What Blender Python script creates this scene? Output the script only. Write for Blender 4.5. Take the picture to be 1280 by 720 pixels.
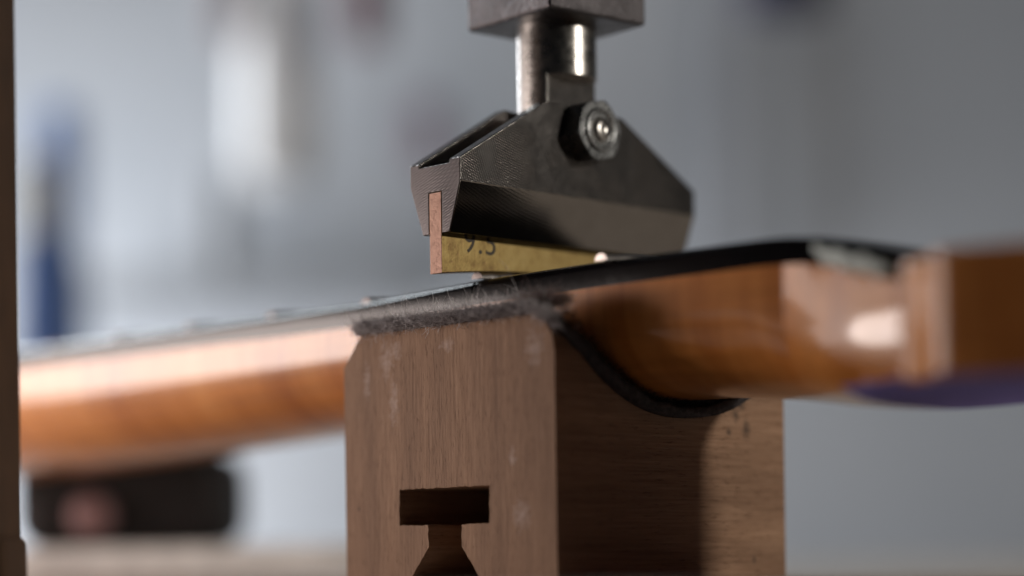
import bpy, bmesh, math, random
from mathutils import Vector, Matrix, noise
random.seed(7)
sc = bpy.context.scene
for o in list(bpy.data.objects): bpy.data.objects.remove(o)
MM = 0.001
R = math.radians

# ------------------------------------------------------------------ camera
s = math.sqrt(.5)
RT, VW, UP = Vector((s, s, 0)), Vector((-s, s, 0)), Vector((0, 0, 1))
CAM = Vector((.2395, -.2498, 0))
roll = R(.8)
rr = RT*math.cos(roll)-UP*math.sin(roll); uu = RT*math.sin(roll)+UP*math.cos(roll)
cd = bpy.data.cameras.new('camera'); co = bpy.data.objects.new('camera', cd); sc.collection.objects.link(co)
m = Matrix.Identity(4)
for i in range(3):
    m[i][0], m[i][1], m[i][2], m[i][3] = rr[i], uu[i], -VW[i], CAM[i]
co.matrix_world = m
cd.sensor_width = 36; cd.lens = 75.94; cd.shift_y = .2578
cd.clip_start = .01; cd.clip_end = 50
cd.dof.use_dof = True; cd.dof.focus_distance = .3655; cd.dof.aperture_fstop = 3.9
cd.dof.aperture_blades = 9
sc.camera = co
sc.view_settings.view_transform = 'Standard'; sc.view_settings.look = 'None'
sc.view_settings.exposure = 0; sc.view_settings.gamma = 1

# ------------------------------------------------------------------ light
w = bpy.data.worlds.new('World'); sc.world = w; w.use_nodes = True
w.node_tree.nodes['Background'].inputs[0].default_value = (.55, .62, .75, 1)
w.node_tree.nodes['Background'].inputs[1].default_value = .010

def at(r, d, z):                       # metres to the right of / away from the camera, height
    return CAM + RT*r + VW*d + UP*z

def area(name, loc, target, sx, sy, power, col, spread=180):
    l = bpy.data.lights.new(name, 'AREA'); l.shape = 'RECTANGLE'; l.size = sx; l.size_y = sy
    l.energy = power; l.color = col; l.spread = R(spread)
    o = bpy.data.objects.new(name, l); sc.collection.objects.link(o); o.location = loc
    o.rotation_euler = (Vector(target)-Vector(loc)).to_track_quat('-Z', 'Y').to_euler()
    return o
wl = area('window_light', (-.322, -.20, .05), (-.05, .01, .035), .16, .13, .84, (1, .86, .80))
wl.data.shape = 'ELLIPSE'; wl.data.size = .19; wl.data.size_y = .155
area('flare_fill_light', (-.80, -.16, .08), (.04, .01, .03), .26, .62, .95, (1, .88, .84))  # added unseen light, gives the dull pale reflection on the neck flare
area('rod_rim_light', (-.77, .33, .27), (-.03, .03, .09), .12, .16, .8, (.95, .97, 1))  # added out of frame for the bright left rim of the stem
area('bench_lamp', (.62, .27, .25), (-.01, .04, .04),   .05, .05, 2.1, (1, .95, .86))
area('wall_light', at(-.58, 1.10, -.03), at(-.36, 1.33, .06), .26, .34, 4.4, (.96, .98, 1))
area('rim_light', (-.75, .03, .55), (-.05, .02, .05), .26, .26, 3.2, (.88, .95, 1))

# ------------------------------------------------------------------ helpers
def new_mat(name):
    mt = bpy.data.materials.new(name); mt.use_nodes = True
    nt = mt.node_tree; return mt, nt, nt.nodes['Principled BSDF']
def N(nt, t, **kw):
    n = nt.nodes.new(t)
    for k, v in kw.items():
        if k in n.inputs: n.inputs[k].default_value = v
        else: setattr(n, k, v)
    return n
def coords(nt, scale=(1, 1, 1), rot=(0, 0, 0), loc=(0, 0, 0)):
    tc = nt.nodes.new('ShaderNodeTexCoord'); mp = nt.nodes.new('ShaderNodeMapping')
    mp.inputs['Scale'].default_value = scale; mp.inputs['Rotation'].default_value = rot; mp.inputs['Location'].default_value = loc
    nt.links.new(tc.outputs['Object'], mp.inputs['Vector']); return mp
def noise_tex(nt, scale3, scale=1, detail=4, rough=.55, dist=0, loc=(0, 0, 0)):
    mp = coords(nt, scale3, loc=loc); n = N(nt, 'ShaderNodeTexNoise', Scale=scale, Detail=detail, Roughness=rough, Distortion=dist)
    nt.links.new(mp.outputs[0], n.inputs['Vector']); return n.outputs['Fac']
def ramp(nt, src, stops):
    r = nt.nodes.new('ShaderNodeValToRGB'); e = r.color_ramp.elements
    while len(e) < len(stops): e.new(.5)
    for el, (p, c) in zip(e, stops): el.position = p; el.color = (*c, 1) if len(c) == 3 else c
    nt.links.new(src, r.inputs[0]); return r.outputs[0]
def mix(nt, fac, a, b, mode='MIX'):
    n = nt.nodes.new('ShaderNodeMix'); n.data_type = 'RGBA'; n.blend_type = mode
    for i, v in ((0, fac), (6, a), (7, b)):
        if isinstance(v, (int, float)): n.inputs[i].default_value = v
        elif isinstance(v, tuple): n.inputs[i].default_value = (*v, 1)
        else: nt.links.new(v, n.inputs[i])
    return n.outputs[2]
def mth(nt, op, a, b=None, c=None, clamp=False):
    n = nt.nodes.new('ShaderNodeMath'); n.operation = op; n.use_clamp = clamp
    for i, v in enumerate((a, b, c)):
        if v is None: continue
        if isinstance(v, (int, float)): n.inputs[i].default_value = v
        else: nt.links.new(v, n.inputs[i])
    return n.outputs[0]
def bump(nt, bsdf, h, dist, strength=1, prev=None):
    b = N(nt, 'ShaderNodeBump', Strength=strength, Distance=dist); nt.links.new(h, b.inputs['Height'])
    if prev: nt.links.new(prev, b.inputs['Normal'])
    nt.links.new(b.outputs[0], bsdf.inputs['Normal']); return b.outputs[0]
def spot_mask(nt, centre, radius, stretch=(1, 1, 1), wob=.6):
    """soft irregular blot round a point of the object (mm)"""
    tc = nt.nodes.new('ShaderNodeTexCoord')
    sub = nt.nodes.new('ShaderNodeVectorMath'); sub.operation = 'SUBTRACT'; sub.inputs[1].default_value = [c*MM for c in centre]
    nt.links.new(tc.outputs['Object'], sub.inputs[0])
    mul = nt.nodes.new('ShaderNodeVectorMath'); mul.operation = 'MULTIPLY'; mul.inputs[1].default_value = stretch
    nt.links.new(sub.outputs[0], mul.inputs[0])
    ln = nt.nodes.new('ShaderNodeVectorMath'); ln.operation = 'LENGTH'; nt.links.new(mul.outputs[0], ln.inputs[0])
    d = mth(nt, 'DIVIDE', ln.outputs['Value'], radius*MM)
    n = noise_tex(nt, (1, 1, 1), 900, 4, .7)
    d2 = mth(nt, 'ADD', d, mth(nt, 'MULTIPLY', mth(nt, 'SUBTRACT', n, .5), wob*4))
    return mth(nt, 'SUBTRACT', 1, d2, clamp=True)

def finish(bm, name, mats, parent=None, smooth=False, recalc=True):
    if recalc: bmesh.ops.recalc_face_normals(bm, faces=bm.faces)
    for v in bm.verts: v.co *= MM
    me = bpy.data.meshes.new(name); bm.to_mesh(me); bm.free()
    for mt in (mats if isinstance(mats, (list, tuple)) else [mats]): me.materials.append(mt)
    if smooth:
        for p in me.polygons: p.use_smooth = True
    o = bpy.data.objects.new(name, me); sc.collection.objects.link(o)
    if parent: o.parent = parent
    return o
def tag(o, label=None, cat=None, group=None, kind=None):
    if label: o['label'] = label
    if cat: o['category'] = cat
    if group: o['group'] = group
    if kind: o['kind'] = kind
    return o
def empty(name, loc=(0, 0, 0)):
    o = bpy.data.objects.new(name, None); sc.collection.objects.link(o); o.empty_display_size = .01
    o.location = [c*MM for c in loc]
    return o
def bake(o):                           # replace the mesh by its evaluated modifiers
    bpy.context.view_layer.update()
    dg = bpy.context.evaluated_depsgraph_get()
    me = bpy.data.meshes.new_from_object(o.evaluated_get(dg)); o.modifiers.clear()
    old = o.data; o.data = me; me.name = o.name; return o
def bevel(o, wmm, seg=2, ang=30, smooth=True):
    b = o.modifiers.new('b', 'BEVEL'); b.width = wmm*MM; b.segments = seg; b.limit_method = 'ANGLE'; b.angle_limit = R(ang)
    b.harden_normals = smooth
    for p in o.data.polygons: p.use_smooth = smooth
    bake(o)
    return o
def cut(o, other, op='DIFFERENCE'):
    b = o.modifiers.new('c', 'BOOLEAN'); b.object = other; b.operation = op; b.solver = 'EXACT'
    bake(o); bpy.data.objects.remove(other); return o
def prism(bm, pts, axis, a, b, mi=0):
    """extrude a polygon along axis 'x','y','z' from a to b; pts are the other two coordinates in order"""
    def P(p, t):
        return {'x': (t, p[0], p[1]), 'y': (p[0], t, p[1]), 'z': (p[0], p[1], t)}[axis]
    A = [bm.verts.new(P(p, a)) for p in pts]; B = [bm.verts.new(P(p, b)) for p in pts]
    n = len(pts); fs = [bm.faces.new(A), bm.faces.new(B[::-1])]
    for i in range(n): fs.append(bm.faces.new((A[i], B[i], B[(i+1) % n], A[(i+1) % n])))
    for f in fs: f.material_index = mi
    return fs
def box(bm, c, d, mi=0, rot=0):
    x, y = d[0]/2, d[1]/2
    pts = [(-x, -y), (x, -y), (x, y), (-x, y)]
    ca, sa = math.cos(rot), math.sin(rot)
    pts = [(c[0]+p[0]*ca-p[1]*sa, c[1]+p[0]*sa+p[1]*ca) for p in pts]
    return prism(bm, pts, 'z', c[2]-d[2]/2, c[2]+d[2]/2, mi)
def loft(bm, rings, close=True, caps=True, mi=0):
    V = [[bm.verts.new(p) for p in r] for r in rings]; n = len(rings[0])
    for a, b in zip(V, V[1:]):
        for i in range(n if close else n-1):
            f = bm.faces.new((a[i], a[(i+1) % n], b[(i+1) % n], b[i])); f.material_index = mi
    if caps: bm.faces.new(V[0][::-1]); bm.faces.new(V[-1])
    return V
def lathe(bm, prof, c, axis='z', seg=48):
    rings = []
    for r, t in prof:
        ring = []
        for k in range(seg):
            a = 2*math.pi*k/seg; u, v = r*math.cos(a), r*math.sin(a)
            ring.append({'z': (c[0]+u, c[1]+v, c[2]+t), 'x': (c[0]+t, c[1]+u, c[2]+v)}[axis])
        rings.append(ring)
    return loft(bm, rings)

# ------------------------------------------------------------------ materials
def wood_block(name, horiz):
    mt, nt, b = new_mat(name)
    if horiz:
        a = noise_tex(nt, (300, 60, 2300), 1, 5, .65, .15); c = noise_tex(nt, (60, 12, 160), 1, 3); f = noise_tex(nt, (900, 340, 3600), 1, 3, .6)
    else:
        a = noise_tex(nt, (1900, 260, 95), 1, 6, .7, .5); c = noise_tex(nt, (120, 20, 10), 1, 3); f = noise_tex(nt, (4200, 900, 420), 1, 3, .6)
    col = ramp(nt, a, [(.30, (.24, .135, .080)), (.5, (.34, .203, .126)), (.70, (.42, .262, .170))])
    col = mix(nt, 1, col, ramp(nt, c, [(.3, (.70, .66, .63)), (.7, (1.10, 1.08, 1.05))]), 'MULTIPLY')
    fl = ramp(nt, f, [(.30, (0, 0, 0)), (.42, (1, 1, 1))])
    col = mix(nt, 1, col, mix(nt, fl, (.62, .55, .5), (1, 1, 1)), 'MULTIPLY')
    # scuffs, glue smears, specks
    if horiz:
        dark = [((0, 45.5, 23.4), 1.3, (1, 1, .8)), ((0, 48.4, 21), 1.6, (1, 1.2, .7)), ((0, 43.6, 20.4), .9, (1, 1, 1)), ((0, 50.2, -2), .8, (1, 1.6, .6)), ((0, 47, 25), 1.2, (1, .7, 1.4))]
        pale = []
    else:
        dark = [((-48.2, 0, 7.9), .42, (1, 1, .8))]
        pale = [((-40.5, 0, 33.5), 2.2, (1.3, 1, .7)), ((-38.6, 0, 26), 1.8, (1.6, 1, .4)), ((-4.5, 0, 33), 2.4, (1.1, 1, .8)),
                ((-10, 0, 15.5), 1.3, (1.4, 1, .7)), ((-38, 0, 35), 1.6, (1, 1, 1)), ((-45.5, 0, 30), 1.7, (2, 1, .5)), ((-25, 0, 35), 1.6, (1, 1, 1.4)), ((-8, 0, 6), 2.0, (1, 1, .8))]
    for p, r_, st in pale: col = mix(nt, mth(nt, 'MULTIPLY', spot_mask(nt, p, r_*1.15, st, .8), .38), col, (.68, .55, .50))
    for p, r_, st in dark: col = mix(nt, mth(nt, 'MULTIPLY', spot_mask(nt, p, r_, st, .55), .9, clamp=True), col, (.06, .04, .03))
    nt.links.new(col, b.inputs['Base Color'])
    b.inputs['Roughness'].default_value = .72; b.inputs['Specular IOR Level'].default_value = .3
    h = mth(nt, 'ADD', a, mth(nt, 'MULTIPLY', fl, .6)); bump(nt, b, h, .00016, .8)
    return mt
M_front = wood_block('beech_upright_grain', False)
M_side = wood_block('beech_level_grain', True)

def steel(name, base, rough, marks=.6, kind='arc', axis='x'):
    mt, nt, b = new_mat(name)
    b.inputs['Metallic'].default_value = 1
    n = noise_tex(nt, (1, 1, 1), 220, 5, .6)
    col = ramp(nt, n, [(.3, tuple(c*(.94 if kind == 'arc' else .65) for c in base)), (.7, tuple(c*1.1 for c in base))])
    nt.links.new(col, b.inputs['Base Color'])
    rg = ramp(nt, noise_tex(nt, (1, 1, 1), 600, 4, .6), [(.3, (rough*(.93 if kind == 'arc' else .8),)*3), (.7, (rough*(1.08 if kind == 'arc' else 1.25),)*3)])
    nt.links.new(rg, b.inputs['Roughness'])
    if kind == 'arc':       # fly-cutter marks: wide arcs crossing one another
        hs = []
        for loc, sc_ in (((.030, -.002, -.098), 520), ((.035, -.055, -.045), 470)):
            mp = coords(nt, (1, 1, 1), loc=loc); wv = N(nt, 'ShaderNodeTexWave', wave_type='RINGS', rings_direction='SPHERICAL', Scale=sc_*1.5, Distortion=1.2, Detail=2)
            wv.inputs['Detail Scale'].default_value = 1.5
            nt.links.new(mp.outputs[0], wv.inputs['Vector']); hs.append(wv.outputs['Fac'])
        msk = ramp(nt, noise_tex(nt, (1, 1, 1), 75, 2), [(.38, (0, 0, 0)), (.6, (1, 1, 1))])
        h = mth(nt, 'ADD', mth(nt, 'MULTIPLY', hs[0], msk), mth(nt, 'MULTIPLY', hs[1], .45))
        bump(nt, b, h, .000009*marks, 1)
    elif kind == 'brushed':
        h = noise_tex(nt, (300, 40, 2500), 1, 3); bump(nt, b, h, .00004*marks, 1)
    elif kind == 'turned':
        h = noise_tex(nt, (30, 30, 3500), 1, 3); h2 = noise_tex(nt, (1, 1, 1), 700, 3)
        bump(nt, b, mth(nt, 'ADD', h, h2), .00006*marks, 1)
    else:
        h = noise_tex(nt, (1, 1, 1), 900, 4, .7); bump(nt, b, h, .00010*marks, 1)
    return mt
M_caul = steel('milled_dark_steel', (.25, .228, .215), .21, 4.0)
M_bevel = steel('ground_bevel_steel', (.27, .24, .215), .13, .25)
M_end = steel('milled_end_steel', (.052, .047, .047), .34, 3.4)  # caul steel darkened in its colour to dim the lamp reflected there
M_rod = steel('turned_steel', (.42, .395, .37), .28, .6, 'turned')
M_ram = steel('blackened_steel', (.105, .096, .10), .36, 4.0, 'pit')
M_nut = steel('zinc_steel', (.36, .36, .36), .28, .5, 'pit')
M_fret = steel('nickel_fret_wire', (.66, .60, .56), .33, .1, 'pit')

M_fretd = steel('darkened_fret_wire', (.22, .19, .18), .5, .1, 'pit')  # fret wire colour darkened to tone down lamp glints
def brass():
    mt, nt, b = new_mat('tarnished_brass'); b.inputs['Metallic'].default_value = .85
    n = noise_tex(nt, (1, 1, 1), 260, 6, .7); n2 = noise_tex(nt, (1, 1, 1), 1300, 3, .7)
    col = ramp(nt, n, [(.3, (.17, .10, .04)), (.5, (.31, .215, .08)), (.7, (.37, .27, .11))])
    col = mix(nt, ramp(nt, n2, [(.30, (1, 1, 1)), (.40, (0, 0, 0))]), col, (.22, .13, .06))
    nt.links.new(col, b.inputs['Base Color']); b.inputs['Roughness'].default_value = .46
    bump(nt, b, n2, .00005, .8); return mt
M_brass = brass()
def copper_end():
    mt, nt, b = new_mat('sawn_brass_end'); b.inputs['Metallic'].default_value = .5
    n = noise_tex(nt, (1, 1, 1), 1100, 4, .7)
    col = ramp(nt, n, [(.3, (.16, .08, .05)), (.45, (.27, .15, .105)), (.7, (.31, .18, .13))])
    nt.links.new(col, b.inputs['Base Color']); b.inputs['Roughness'].default_value = .5
    bump(nt, b, n, .00008, 1); return mt
M_brassend = copper_end()

def plain(name, col, rough=.5, metal=0, coat=0, nscale=120, var=.2, bumpd=.00003):
    mt, nt, b = new_mat(name)
    n = noise_tex(nt, (1, 1, 1), nscale, 4)
    c = ramp(nt, n, [(.3, tuple(x*(1-var) for x in col)), (.7, tuple(min(1, x*(1+var)) for x in col))])
    nt.links.new(c, b.inputs['Base Color']); b.inputs['Roughness'].default_value = rough
    b.inputs['Metallic'].default_value = metal; b.inputs['Coat Weight'].default_value = coat
    bump(nt, b, n, bumpd, .6); return mt

def amber():
    mt, nt, b = new_mat('amber_lacquered_maple')
    fig = noise_tex(nt, (150, 20, 25), 1, 3, .6, .6)            # flame across the length
    gr = noise_tex(nt, (25, 600, 600), 1, 4, .6)
    big = noise_tex(nt, (14, 14, 14), 1, 2)
    col = ramp(nt, fig, [(.3, (.52, .17, .036)), (.55, (.72, .275, .068)), (.75, (.82, .35, .10))])
    col = mix(nt, 1, col, ramp(nt, gr, [(.3, (.82, .8, .78)), (.7, (1.05, 1.05, 1.05))]), 'MULTIPLY')
    col = mix(nt, 1, col, ramp(nt, big, [(.3, (.85, .82, .8)), (.7, (1.1, 1.1, 1.1))]), 'MULTIPLY')
    nt.links.new(col, b.inputs['Base Color']); b.inputs['Roughness'].default_value = .34
    b.inputs['Coat Weight'].default_value = .85; b.inputs['Coat Roughness'].default_value = .11; b.inputs['Specular IOR Level'].default_value = .15
    return mt
M_amber = amber()
M_ebony = plain('ebony', (.006, .005, .006), .16, 0, .0, 500, .4, .00003)
M_ebony.node_tree.nodes['Principled BSDF'].inputs['Specular IOR Level'].default_value = .3
M_violet = plain('violet_reflection', (.30, .25, .62), .85, 0, 0, 60, .2)  # purple reflection on the underside, painted in as flat colour
M_violet.node_tree.nodes['Principled BSDF'].inputs['Specular IOR Level'].default_value = .12
M_bone = plain('bone', (.55, .53, .47), .4)
M_felt = plain('charcoal_felt', (.055, .045, .046), .95, 0, 0, 900, .5, .0004)
M_fib = plain('felt_fibre', (.75, .66, .66), .8, 0, 0, 400, .45)
M_nylon = plain('nylon', (.16, .16, .16), .5)
M_ink = plain('stamped_mark', (.04, .025, .012), .6)

# ------------------------------------------------------------------ setting
mt, nt, b = new_mat('painted_wall')
n = noise_tex(nt, (1, 1, 1), 5, 3)
nt.links.new(ramp(nt, n, [(.3, (.53, .565, .62)), (.7, (.63, .655, .70))]), b.inputs['Base Color']); b.inputs['Roughness'].default_value = .8
bump(nt, b, noise_tex(nt, (1, 1, 1), 120, 4), .001)
M_wall = mt
bm = bmesh.new()
def quad_box(bm, r0, r1, d0, d1, z0, z1, mi=0):      # box aligned with the far wall, mm
    pts = []
    for r_, d_ in ((r0, d0), (r1, d0), (r1, d1), (r0, d1)):
        p = at(r_*MM, d_*MM, 0)/MM; pts.append((p.x, p.y))
    return prism(bm, pts, 'z', z0, z1, mi)
quad_box(bm, -1500, 1500, 1330, 1400, -760, 1500)
tag(finish(bm, 'wall', M_wall), kind='structure')

mt, nt, b = new_mat('pale_bench_wood')
a = noise_tex(nt, (90, 8, 90), 1, 5, .6, .3)
nt.links.new(ramp(nt, a, [(.3, (.44, .38, .33)), (.55, (.54, .49, .44)), (.75, (.60, .55, .50))]), b.inputs['Base Color']); b.inputs['Roughness'].default_value = .6
bump(nt, b, a, .0004, .6)
M_bench = mt
bm = bmesh.new()
quad_box(bm, -900, 900, 255, 735, -45.1, -5.1)
o = finish(bm, 'workbench', M_bench); bevel(o, 1.5); tag(o, kind='structure')

# ------------------------------------------------------------------ wooden support block
X0, X1, Y0, Y1, ZB, ZT = -51.8, 0, 0, 59.2, -5.1, 38.5
def cradle(y):                          # U-shaped cradle cut across the block
    c, hw = 30.5, 30.5
    t = min(1, abs(y-c)/hw)
    return 22.4 + (ZT-22.4)*(t**2.3)
bm = bmesh.new()
ysamp = [0, .4, 1.0] + [1.0+(57.2)*i/44 for i in range(1, 45)] + [58.8, 59.2]
prof = [(y, min(ZT, cradle(y))) for y in ysamp]
prism(bm, [(Y0, ZB)] + prof + [(Y1, ZB)], 'x', X0, X1)
blk = finish(bm, 'support_block', [M_front, M_side])
bm = bmesh.new()                        # chamfered top corners of the front outline
prism(bm, [(X0, -20), (X0, 32.9), (-46.4, 39.2), (-5.6, 39.2), (-2.2, 37.2), (-.6, 35), (X1, 32.2), (X1+.0, -20)], 'y', -5, 70)
cut(blk, finish(bm, 'c', M_front), 'INTERSECT')
def fray(pts, step=.7, amp=.10):
    out_ = []
    for (a, b_) in zip(pts, pts[1:]+pts[:1]):
        L = math.dist(a, b_); n = max(1, int(L/step))
        for i in range(n):
            t = i/n; k = 0 if i == 0 else 1
            out_.append((a[0]+(b_[0]-a[0])*t+k*random.uniform(-amp, amp)*(abs(b_[1]-a[1])/L), a[1]+(b_[1]-a[1])*t+k*random.uniform(-amp, amp)*(abs(b_[0]-a[0])/L)))
    return out_
bm = bmesh.new()                        # keyhole shaped clamp slot through the block
prism(bm, fray([(-37.5, 11.0), (-15.4, 11.05), (-15.5, 4.85), (-22.2, 4.7), (-22.2, 1.0), (-16.0, -6.6), (-36.8, -6.6), (-30.3, 1.0), (-30.4, 4.75), (-37.6, 4.8)]), 'y', -5, 70)
cut(blk, finish(bm, 'c', M_front))
bevel(blk, .3, 2, 50)
for p in blk.data.polygons:
    p.material_index = 1 if abs(p.normal.x) > .7 else 0
tag(blk, 'brown beech neck support block with keyhole slot and chamfered corners standing on the bench', 'wooden block')

# ------------------------------------------------------------------ felt pad in the cradle
felt = empty('felt_pad', (-26, 30, 22.4)); FO = Vector((-26, 30, 22.4))
tag(felt, 'fuzzy dark grey felt pad lining the wooden block under the neck', 'felt pad')
def fz(y, t):   # felt outer(0)/inner(1)
    return cradle(y)+t
bm = bmesh.new(); rings = []
xs = [X0+4.6+(X1+2.2-X0-4.6)*i/40 for i in range(41)]
for x in xs:
    ring = []
    for i in range(41):
        y = -.2+59.5*i/40
        th = 1.75+.5*noise.noise((x*.25, y*.3, 0))
        zb = min(ZT, cradle(y))
        if x > -5: zb -= max(0, (x+5))*.45*(1 if y < 6 else 0)*max(0, 1-y/6)
        ring.append((x, y, zb+th))
    for i in range(40, -1, -1):
        y = -.2+59.5*i/40
        zb = min(ZT, cradle(y))
        if x > -5: zb -= max(0, (x+5))*.45*max(0, 1-y/6)
        ring.append((x, y+(.6 if i < 3 else 0), zb+.05))
    rings.append([(a-FO.x, b_-FO.y, c-FO.z) for a, b_, c in ring])
loft(bm, rings)
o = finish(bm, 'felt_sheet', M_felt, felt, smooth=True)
o.data.materials.append(plain('lit_felt', (.30, .26, .255), .95, 0, 0, 900, .5, .0004))  # lighter felt copy: light on the front strip put into the colour
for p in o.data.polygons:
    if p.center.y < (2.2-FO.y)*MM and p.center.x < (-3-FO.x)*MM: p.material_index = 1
def fibres(name, count, pick, parent, mat, rad=(.028, .055), length=(.7, 2.4)):
    bm = bmesh.new()
    for _ in range(count):
        p, nrm = pick(); L = random.uniform(*length); n = 5
        if random.random() < .06: L *= 2.0
        d = (nrm + Vector((random.gauss(0, .8), random.gauss(0, .8), random.gauss(0, .6)))).normalized()
        curl = Vector((random.gauss(0, 1), random.gauss(0, 1), random.gauss(0, .8)))*.55
        r0 = random.uniform(*rad); rings = []; q = p.copy()
        for i in range(n+1):
            t = i/n; rad_ = r0*(1-.6*t)
            a = d.orthogonal().normalized(); c = d.cross(a)
            rings.append([q + (a*math.cos(k*2.094)+c*math.sin(k*2.094))*rad_ for k in range(3)])
            q = q + d*(L/n); d = (d+curl*(1.3/n)+Vector((random.gauss(0, .25), random.gauss(0, .25), random.gauss(0, .25)))).normalized()
        loft(bm, [[v-FO for v in r_] for r_ in rings], caps=False)
    o = finish(bm, name, mat, parent, smooth=True, recalc=False); o['kind'] = 'stuff'; return o
def pick_front():
    x = random.uniform(X0+3.6, X1+1.0); y = random.choice([random.uniform(-.3, .3), random.uniform(-.2, 7)])
    zb = min(ZT, cradle(y)); 
    if x > -5: zb -= (x+5)*.45*max(0, 1-y/6)
    if y < .4:
        return Vector((x, y, zb+random.uniform(.1, 1.9))), Vector((0, -.7, .5))
    return Vector((x, y, zb+1.7)), Vector((0, -.5, .7))
fibres('fibre_fuzz', 11000, pick_front, felt, M_fib, rad=(.035, .06))
fibres('fibre_fuzz', 3200, pick_front, felt, plain('grey_felt_fibre', (.16, .13, .13), .85, 0, 0, 400, .4), rad=(.03, .06))
def pick_stray():
    x = random.uniform(X0+4, -8)
    return Vector((x, random.uniform(0, 3), 40.2)), Vector((0, -.5, 1.3))
fibres('fibre_fuzz', 90, pick_stray, felt, M_fib, rad=(.03, .05), length=(2.5, 4.5))
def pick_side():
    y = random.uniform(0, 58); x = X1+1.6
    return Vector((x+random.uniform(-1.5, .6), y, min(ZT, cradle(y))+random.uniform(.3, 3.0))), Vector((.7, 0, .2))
fibres('fibre_fuzz', 2500, pick_side, felt, plain('shaded_felt_fibre', (.02, .016, .016), .85, 0, 0, 400, .4), length=(.5, 1.6))  # side fibres tinted near black to carry the shade under the neck
def pick_lump():
    a = random.uniform(0, 6.28); r_ = random.uniform(.2, 1)
    return Vector((-5+6.5*r_*math.cos(a), 2.5+2.2*r_*math.sin(a), 40.2+random.uniform(-1, 1.8)*(1-.5*r_))), Vector((math.cos(a)*.4, -.5, .7))
fibres('fibre_fuzz', 1300, pick_lump, felt, plain('brown_felt_fibre', (.17, .11, .10), .85, 0, 0, 400, .4), length=(.8, 2.6))

# ------------------------------------------------------------------ guitar neck
NC = 31.0
neck = empty('guitar_neck', (-28.6, NC, 25.4)); NO = Vector((-28.6, NC, 25.4))
tag(neck, 'amber lacquered guitar neck with black fretboard resting in the felt lined block', 'guitar neck')
def lerp_tab(tab, x):
    if x <= tab[0][0]: return tab[0][1]
    for (a, va), (b_, vb) in zip(tab, tab[1:]):
        if x <= b_:
            t = (x-a)/(b_-a); return va+(vb-va)*t
    return tab[-1][1]
def smooth_tab(tab, x, k=3.0):
    return sum(lerp_tab(tab, x+d*k) for d in (-1, -.5, 0, .5, 1))/5
TOPT = [(-260, 45.0), (-160, 45.2), (-80, 45.4), (-55, 45.7), (-25, 47.0), (0, 47.3), (36, 47.25), (44, 46.5), (56, 43.6), (66, 40.8), (80, 40.0)]   # near edge of the board
BOTT = [(-260, 19.0), (-160, 20.2), (-90, 23.6), (-55, 25.0), (-10, 25.6), (14, 25.2), (30, 23.3), (44, 21.2), (52, 21.3), (66, 23.2), (90, 23.0)]
HWT = [(-260, 27.2), (-28, 21.6), (38, 20.6), (54, 26.8), (66, 30.6), (70, 31)]
def board_hw(x): return min(HW(x), 20.6+max(0, -x)*.028)
def HW(x): return lerp_tab(HWT, x)
BT = 4.2
def off(ring): return [(a-NO.x, b_-NO.y, c-NO.z) for a, b_, c in ring]
# wood
bm = bmesh.new(); rings = []
sta = [-250+8*i for i in range(26)] + [-44+4*i for i in range(20)] + [35, 38, 40, 43, 46, 49, 52, 55, 58, 61, 64, 66]
for x in sta:
    zt = smooth_tab(TOPT, x)-BT; zb = smooth_tab(BOTT, x, 6); hw = HW(x)
    if x > 60: zt = min(zt, 38.2)
    ring = []
    NSEG = 32
    side = 3.6+lerp_tab([(30, 0), (40, 3.5), (66, 9), (80, 12)], x)      # upright part of the flank
    side = min(side, (zt-zb)*.8)
    ex = lerp_tab([(30, 2.25), (70, 4.5)], x)
    def barrel(x): return 1.35*min(1, max(0, (x-42)/14))
    ring.append((x, NC-hw+min(2.2, barrel(x)*((zt-31.8)/8)**2), zt))
    for j in range(1, 6):
        zq = zt-side*j/6; ring.append((x, NC-hw+min(2.2, barrel(x)*((zq-31.8)/8)**2), zq))
    for i in range(NSEG+1):
        a = math.pi*i/NSEG
        cy = -math.cos(a); sy = math.sin(a)
        yy = math.copysign(abs(cy)**(2/ex), cy); zz = sy**(2/ex)
        zq = zt-side-(zt-side-zb)*zz; kb = barrel(x)*((zq-31.8)/8)**2 if i in range(0, NSEG+1) and zq > 24 else 0
        ring.append((x, NC+hw*yy-math.copysign(min(kb, 2.2)*abs(yy), yy), zq))
    for j in range(5, 0, -1): ring.append((x, NC+hw-min(2.2, barrel(x)*((zt-side*j/6-31.8)/8)**2), zt-side*j/6))
    ring.append((x, NC+hw-min(2.2, barrel(x)*((zt-31.8)/8)**2), zt))
    rings.append(off(ring))
loft(bm, rings)
nw = finish(bm, 'neck_wood', M_amber, neck, smooth=True); nw.data.set_sharp_from_angle(angle=R(50))
for e in nw.data.edges:
    if all(abs(nw.data.vertices[v].co.x-(38-NO.x)*MM) < 1e-5 for v in e.vertices): e.use_edge_sharp = True
nw.data.materials.append(M_violet)
for p in nw.data.polygons:
    if p.normal.z < -.85 and p.center.x > (50-NO.x)*MM: p.material_index = 1
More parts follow.
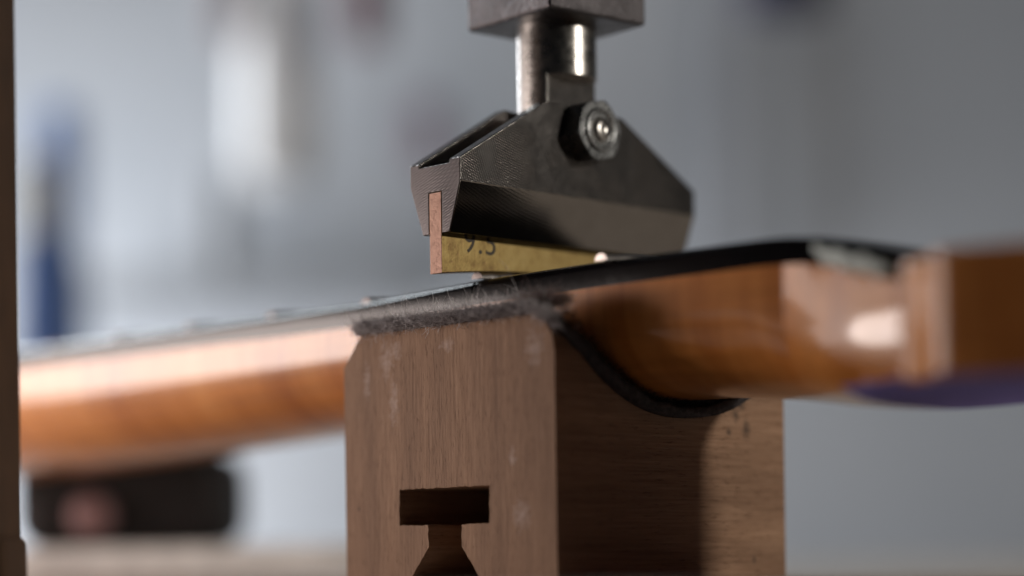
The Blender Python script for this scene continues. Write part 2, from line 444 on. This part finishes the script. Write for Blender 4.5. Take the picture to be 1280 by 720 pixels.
# fretboard: crowned, rolled edges, narrow slot across under the loose fret
FR = [2.2, -28.6, -56.8, -83.4, -108.6, -132.4, -154.9, -176.1, 34.5]
bm = bmesh.new(); rings = []
st = set([-250+6*i for i in range(53)])
st = {x for x in st if x < 66 and all(abs(x-f) > 1 for f in FR)}
for f in FR: st |= {f-.32, f-.28, f+.28, f+.32}
for x in sorted(st | {66}):
    slot = abs(x+28.6) < .3
    zt = smooth_tab(TOPT, x); hw = board_hw(x); ring = []
    z0 = zt-BT+.0
    ring.append((x, NC-hw, z0))
    M = 20; e = .55
    if slot: zt -= .9
    ring.append((x, NC-hw, zt-1.3)); ring.append((x, NC-hw+.1, zt-.85)); ring.append((x, NC-hw+.38, zt-.4)); ring.append((x, NC-hw+.75, zt-.08))
    for i in range(M+1):
        y = -hw+1.2+(2*hw-2.0)*i/M
        ring.append((x, NC+y, zt + (hw*hw-y*y)/(2*241)))
    ring.append((x, NC+hw-.38, zt-.12)); ring.append((x, NC+hw-.12, zt-e*.45)); ring.append((x, NC+hw, zt-e))
    ring.append((x, NC+hw, z0))
    rings.append(off(ring))
loft(bm, rings)
fb = finish(bm, 'fretboard', M_ebony, neck, smooth=True); fb.data.set_sharp_from_angle(angle=R(40))
def fret(x, lift, over_near=0, over_far=0, label=None, mat=None):
    bm = bmesh.new(); rings = []
    hw = board_hw(x); ya, yb = -hw-over_near, hw+over_far
    for i in range(25):
        y = ya+(yb-ya)*(i/24)
        z = smooth_tab(TOPT, x)+(hw*hw-y*y)/(2*241)+lift
        r_ = []
        for k in range(9):
            a = math.pi*k/8; r_.append((x+1.3*math.cos(a), NC+y, z+1.15*math.sin(a)))
        tg = 1.5 if 1 < i < 23 else .05
        r_ += [(x-.28, NC+y, z), (x-.28, NC+y, z-tg), (x+.28, NC+y, z-tg), (x+.28, NC+y, z)]
        rings.append(off(r_))
    loft(bm, rings)
    o = finish(bm, 'fret', mat or M_fret, neck, smooth=True); o.data.set_sharp_from_angle(angle=R(45))
    if label: o['label'] = label
    if lift > .3:                      # end face in the darkened wire, to damp the lamp's glint
        o.data.materials.append(M_fretd)
        for p in o.data.polygons:
            if p.normal.y < -.8: p.material_index = 1
    return o
for x in FR:
    if x == -28.6: fret(x, .42, -1.0, .5, 'half seated fret wire directly under the brass insert')
    elif x == 2.2: fret(x, 0, 1.6, 1)
    elif x == 34.5: pass
    elif x < -60: fret(x, -.45, -.9, -.9, mat=M_fretd)
    else: fret(x, -.45, -.9, -.9, mat=M_fretd)
# nut and headstock
bm = bmesh.new()
prism(bm, [(66.3, 36), (71.3, 36), (71.3, 39.2), (69.8, 39.8), (66.3, 40)], 'y', NC-20.5, NC+20.5)
for v in bm.verts: v.co -= NO
o = finish(bm, 'nut', M_bone, neck); bevel(o, .4)
out = [(66, 30.8), (69, 32.0), (71.5, 33.6), (73.5, 35.4), (75, 37), (76.5, 38.2), (78.5, 38.8), (81, 38.7), (110, 34.5), (150, 32), (180, 33), (196, 28), (206, 18), (210, 0)]
pts = [(x, NC-y) for x, y in out] + [(x, NC+y*.95) for x, y in out[::-1][1:]]
bm = bmesh.new(); prism(bm, pts, 'z', 22.6, 39.6)
for v in bm.verts:
    v.co.z -= (v.co.x-66)*.018
    v.co -= NO
hs = finish(bm, 'headstock', [M_amber, M_violet], neck); bevel(hs, 1.1, 3, 50)
for p in hs.data.polygons:
    if p.normal.z < -.8: p.material_index = 1

bm = bmesh.new(); rows = []
for i in range(40):
    x = 46.5+17*i/39; hw = 20.9+.3*0
    yb = NC-max(HW(x), 20.6)-.25; zt = smooth_tab(TOPT, x)
    a = 1.1+.9*noise.noise((x*.35, 2, 0))+.05*(x-43); hgt = (1.3+1.3*math.sin(math.pi*i/39))*(1+.5*noise.noise((x*.5, 7, 0)))
    row = []
    for j in range(6):
        t = j/5; row.append((x, yb-.25-.5*noise.noise((x*.8, j*.9, 3)), zt-a-hgt*t))
    rows.append(row)
rings = [r_ + [(p[0], p[1]+.25, p[2]) for p in r_[::-1]] for r_ in rows]
loft(bm, rings)
for v in bm.verts: v.co -= NO
o = finish(bm, 'pale_fleck_strip', plain('pale_scrap', (.60, .63, .58), .7), neck, smooth=True)
o['label'] = 'ragged pale greenish grey strip along the end of the fretboard'

# ------------------------------------------------------------------ brass insert
CX, CY = -28.6, 31.4
ins = empty('brass_insert', (CX, CY, 49)); IO = Vector((CX, CY, 49))
tag(ins, 'thin brass radius insert marked 9.5 held in the slot of the steel caul', 'brass insert')
bm = bmesh.new(); pr = [(1.0, 61.25)]
for i in range(33):
    y = 1.0+60.8*i/32; pr.append((y, 47.45+1.9*(1-((y-CY)/30.4)**2)))
pr.append((61.8, 61.25))
prism(bm, pr, 'x', CX-1.5, CX+1.5)
for v in bm.verts: v.co -= IO
o = finish(bm, 'insert_plate', [M_brass, M_brassend], ins); bevel(o, .12, 2, 60)
for p in o.data.polygons:
    if abs(p.normal.y) > .7: p.material_index = 1
cu = bpy.data.curves.new('t', 'FONT'); cu.body = '9.5 \u2013 11'[:3]; cu.size = 6.0*MM; cu.extrude = .03*MM; cu.space_character = 1.12
cu.body = '9.5'
to = bpy.data.objects.new('t', cu); sc.collection.objects.link(to)
bpy.context.view_layer.update()
me = bpy.data.meshes.new_from_object(to.evaluated_get(bpy.context.evaluated_depsgraph_get())); bpy.data.objects.remove(to)
mk = bpy.data.objects.new('size_mark', me); sc.collection.objects.link(mk); mk.parent = ins
me.materials.clear(); me.materials.append(M_ink)
mw = Matrix(((0, 0, 1, (CX+1.51)*MM-IO.x*MM), (1, 0, 0, 6.1*MM-IO.y*MM), (0, 1, 0, 51.45*MM-IO.z*MM), (0, 0, 0, 1)))
me.transform(mw)

# ------------------------------------------------------------------ steel caul holder
ch = empty('caul_holder', (CX, CY, 54.2)); HO = Vector((CX, CY, 54.2))
tag(ch, 'dark milled steel caul holder with sloping shoulders pressing the brass insert', 'caul holder')
bm = bmesh.new()
sec = [(6.25, 82), (6.25, 62.6), (3.45, 54.2), (1.55, 54.2), (1.55, 61.3), (-1.55, 61.3), (-1.55, 54.2), (-3.2, 54.2), (-6.25, 62.8), (-6.25, 82), (-3.85, 82), (-3.85, 65.9), (3.6, 65.9), (3.6, 82)]
prism(bm, [(CX+a, b_) for a, b_ in sec], 'y', -3, 66)
for v in bm.verts: v.co -= HO
body = finish(bm, 'caul_body', M_caul, ch)
bm = bmesh.new()
prism(bm, [(1.0, 50), (1.0, 66.5), (22.0, 78.7), (41.8, 78.3), (61.8, 67.2), (61.8, 62.6), (61.2, 50)], 'x', CX-10, CX+10)
for v in bm.verts: v.co -= HO
oc = finish(bm, 'c', M_caul, ch)
cut(body, oc, 'INTERSECT'); bevel(body, .2, 2, 12)
body.data.materials.clear(); body.data.materials.append(M_caul); body.data.materials.append(M_end); body.data.materials.append(M_bevel)
for p in body.data.polygons: p.material_index = 1 if p.normal.y < -.9 else (2 if p.normal.z < -.2 else 0)
# stem: round rod above, tongue milled flat to fit between the cheeks
RR = 7.1
bm = bmesh.new()
lathe(bm, [(RR, 66.2), (RR, 96.5)], (CX, CY+.1, 0), 'z', 96)
for v in bm.verts: v.co -= HO
st_ = finish(bm, 'stem', M_rod, ch)
for x0_, x1_, zz in ((3.45, 12, 84.4), (-12, -3.45, 78.2)):
    bm = bmesh.new(); box(bm, (CX+(x0_+x1_)/2, CY, zz-15), (x1_-x0_, 30, 30))
    for v in bm.verts: v.co -= HO
    cut(st_, finish(bm, 'c', M_rod, ch))
bevel(st_, .12, 2, 40)
st_.data.materials.append(M_caul)
for p in st_.data.polygons:
    if p.normal.x > .98 and p.center.z < (84-HO.z)*MM: p.material_index = 1
NY, NZ = 31.6, 74.3
bm = bmesh.new()                       # hex part of the lock nut, chamfered
fx = CX+6.27
hexr = 5.05/math.cos(math.pi/6)
def hexring(x, r_, rot=R(12)):
    return [(x, NY+r_*math.cos(rot+k*math.pi/3), NZ+r_*math.sin(rot+k*math.pi/3)) for k in range(6)]
prism(bm, [(p[1], p[2]) for p in hexring(0, hexr)], 'x', fx, fx+3.9)
for v in bm.verts: v.co -= HO
nutb = finish(bm, 'lock_nut', M_nut, ch)
bm = bmesh.new(); lathe(bm, [(5.5, -1), (6.4, .5), (6.4, 3.0), (5.25, 3.91)], (fx, NY, NZ), 'x', 64)
for v in bm.verts: v.co -= HO
oc = finish(bm, 'c', M_nut, ch); cut(nutb, oc, 'INTERSECT'); bevel(nutb, .15, 2, 25)
bm = bmesh.new()
lathe(bm, [(3.95, 3.2), (3.95, 4.0), (3.7, 4.4), (3.4, 4.45), (3.1, 4.2), (3.0, 3.7), (2.4, 3.6), (2.4, 3.1)], (fx, NY, NZ), 'x', 48)
for v in bm.verts: v.co -= HO
o = finish(bm, 'nylon_collar', M_nut, nutb, smooth=True); o.data.set_sharp_from_angle(angle=R(50))
bm = bmesh.new()
lathe(bm, [(2.35, -20), (2.35, 3.9), (2.15, 4.5), (1.7, 4.85), (1.0, 4.95), (.9, 4.75), (.2, 4.6)], (fx, NY, NZ), 'x', 40)
for v in bm.verts: v.co -= HO
o = finish(bm, 'bolt', M_rod, ch, smooth=True); o.data.set_sharp_from_angle(angle=R(40))

# ------------------------------------------------------------------ press ram above
bm = bmesh.new(); box(bm, (CX, CY, 93.85+21), (22.9, 22.9, 42), 0, R(-5))
ram = finish(bm, 'press_ram', M_ram); bevel(ram, .7, 3)
tag(ram, 'square blackened steel press ram gripping the round stem at top of frame', 'press ram')

# ------------------------------------------------------------------ things around
def flat_tag(o, *a, **k): return tag(o, *a, **k)
bm = bmesh.new()
quad_box(bm, -118, -78.9, 328, 349, -5.1, 240)
quad_box(bm, -116, -77.6, 330, 347, -5.05, 3.5)
post = finish(bm, 'upright_post', plain('dark_stained_wood', (.065, .031, .013), .85)); bevel(post, 1.2)
tag(post, 'dark brown wooden upright post at the left edge of the bench', 'post')

bm = bmesh.new()
quad_box(bm, -135, -36, 520, 585, -5.1, 2.6)
o = finish(bm, 'wooden_board', plain('pale_board', (.84, .83, .82), .6)); bevel(o, .8)
tag(o, 'pale flat board on the bench behind the left side of the wooden block', 'board')
dk = empty('dark_tool_case', tuple(at(-.092, .555, .0026)/MM)); DO = at(-.092, .555, .0026)/MM
tag(dk, 'dark red black tool case with round pink knob on the pale board', 'tool case')
bm = bmesh.new()
quad_box(bm, -124, -70, 535, 580, 2.6, 27)
for v in bm.verts: v.co -= DO
o = finish(bm, 'case_body', plain('dark_red_black_plastic', (.007, .004, .004), .75), dk); bevel(o, 7, 4)
bm = bmesh.new()
c = at(-.1035, .532, .0105)/MM
lathe(bm, [(.5, -2.2), (4, -2), (5.3, -.5), (5.3, 3)], (0, 0, 0), 'x', 32)
rot = Matrix.Rotation(math.atan2(VW.y, VW.x), 4, 'Z')
for v in bm.verts: v.co = rot @ v.co + c - DO
finish(bm, 'knob', plain('dull_pink_plastic', (.24, .13, .13), .5), dk, smooth=True)

def P(px, py, d):                      # mm position at depth d (mm) for background layout tables
    x = (px-640)/2700*d; z = (690-py)/2700*d
    return x, z
def hung(name, label, cat, px0, px1, py0, py1, d, th, mat, taper=1.0, bev=4):
    x0, z1 = P(px0, py0, d); x1, z0 = P(px1, py1, d)
    bm = bmesh.new(); c = (x0+x1)/2; hw = (x1-x0)/2; rings = []
    for i in range(9):
        t = i/8; w_ = hw*(1+(taper-1)*t)*(1-.16*(2*t-1)**6); z = z0+(z1-z0)*t
        ring = []
        for k in range(16):
            a = 2*math.pi*k/16; u = w_*math.copysign(abs(math.cos(a))**.6, math.cos(a)); v = th/2*math.copysign(abs(math.sin(a))**.7, math.sin(a))
            p = at((c+u)*MM, (d+v)*MM, 0)/MM; ring.append((p.x, p.y, z))
        rings.append(ring)
    loft(bm, rings); o = finish(bm, name, mat, smooth=True)
    return tag(o, label, cat)
white = plain('white_plastic', (.80, .84, .90), .5); blue = plain('blue_plastic', (.08, .17, .46), .5)
red = plain('dark_red_handle', (.10, .015, .025), .5); grey = plain('grey_metal', (.30, .31, .33), .5); navy = plain('navy_plastic', (.03, .03, .08), .5)
hung('plastic_bag', 'bright white bag hanging blurred on the wall left of the ram', 'bag', 306, 405, -40, 222, 1060, 40, plain('bag_white', (.95, .96, .98), .5), .85)
hung('tool_handle', 'dark red handle blurred at the top edge left of the ram', 'tool handle', 442, 492, -60, 50, 1000, 25, red)
hung('tool_handle', 'dark navy handle blurred at the top edge right of the ram', 'tool handle', 935, 1050, -60, 18, 1000, 25, navy)
hung('tool_handle', 'faint purplish handle hanging left of the steel caul', 'tool handle', 522, 562, 130, 210, 1180, 22, plain('mauve_handle', (.22, .15, .19), .5))
hung('tool_handle', 'short brownish handle at the top edge left of the white bag', 'tool handle', 284, 306, -60, 45, 1050, 22, plain('brown_handle', (.22, .14, .14), .5))
hung('spray_bottle', 'blue bottle standing blurred by the dark upright post', 'bottle', 26, 112, 296, 480, 900, 60, blue, .8)
hung('white_jar', 'white jar blurred in front of the wall beside the dark post', 'jar', 30, 74, 196, 296, 890, 40, white)
hung('blue_clamp', 'slim blue clamp hanging above the blurred blue bottle', 'clamp', 58, 108, 128, 300, 980, 20, plain('mid_blue_plastic', (.13, .24, .55), .5))
hung('grey_bracket', 'dull grey bracket blurred on the wall left of the steel caul', 'bracket', 262, 300, 215, 345, 1150, 25, grey)
hung('wall_strip', 'faint grey upright strip on the wall right of the ram', 'strip', 905, 960, -60, 330, 1300, 12, plain('pale_grey_strip', (.42, .43, .46), .7))
x0_, _ = P(70, 0, 1180); x1_, _ = P(500, 0, 1180); _, z1_ = P(0, 335, 1180); _, z0_ = P(0, 352, 1180)
bm = bmesh.new(); quad_box(bm, x0_, x1_, 1180, 1330, z0_, z1_)
o = finish(bm, 'wall_shelf', plain('shelf_grey', (.34, .35, .37), .7)); bevel(o, 2); tag(o, 'long grey shelf blurred on the wall behind the left part of the neck', 'shelf')
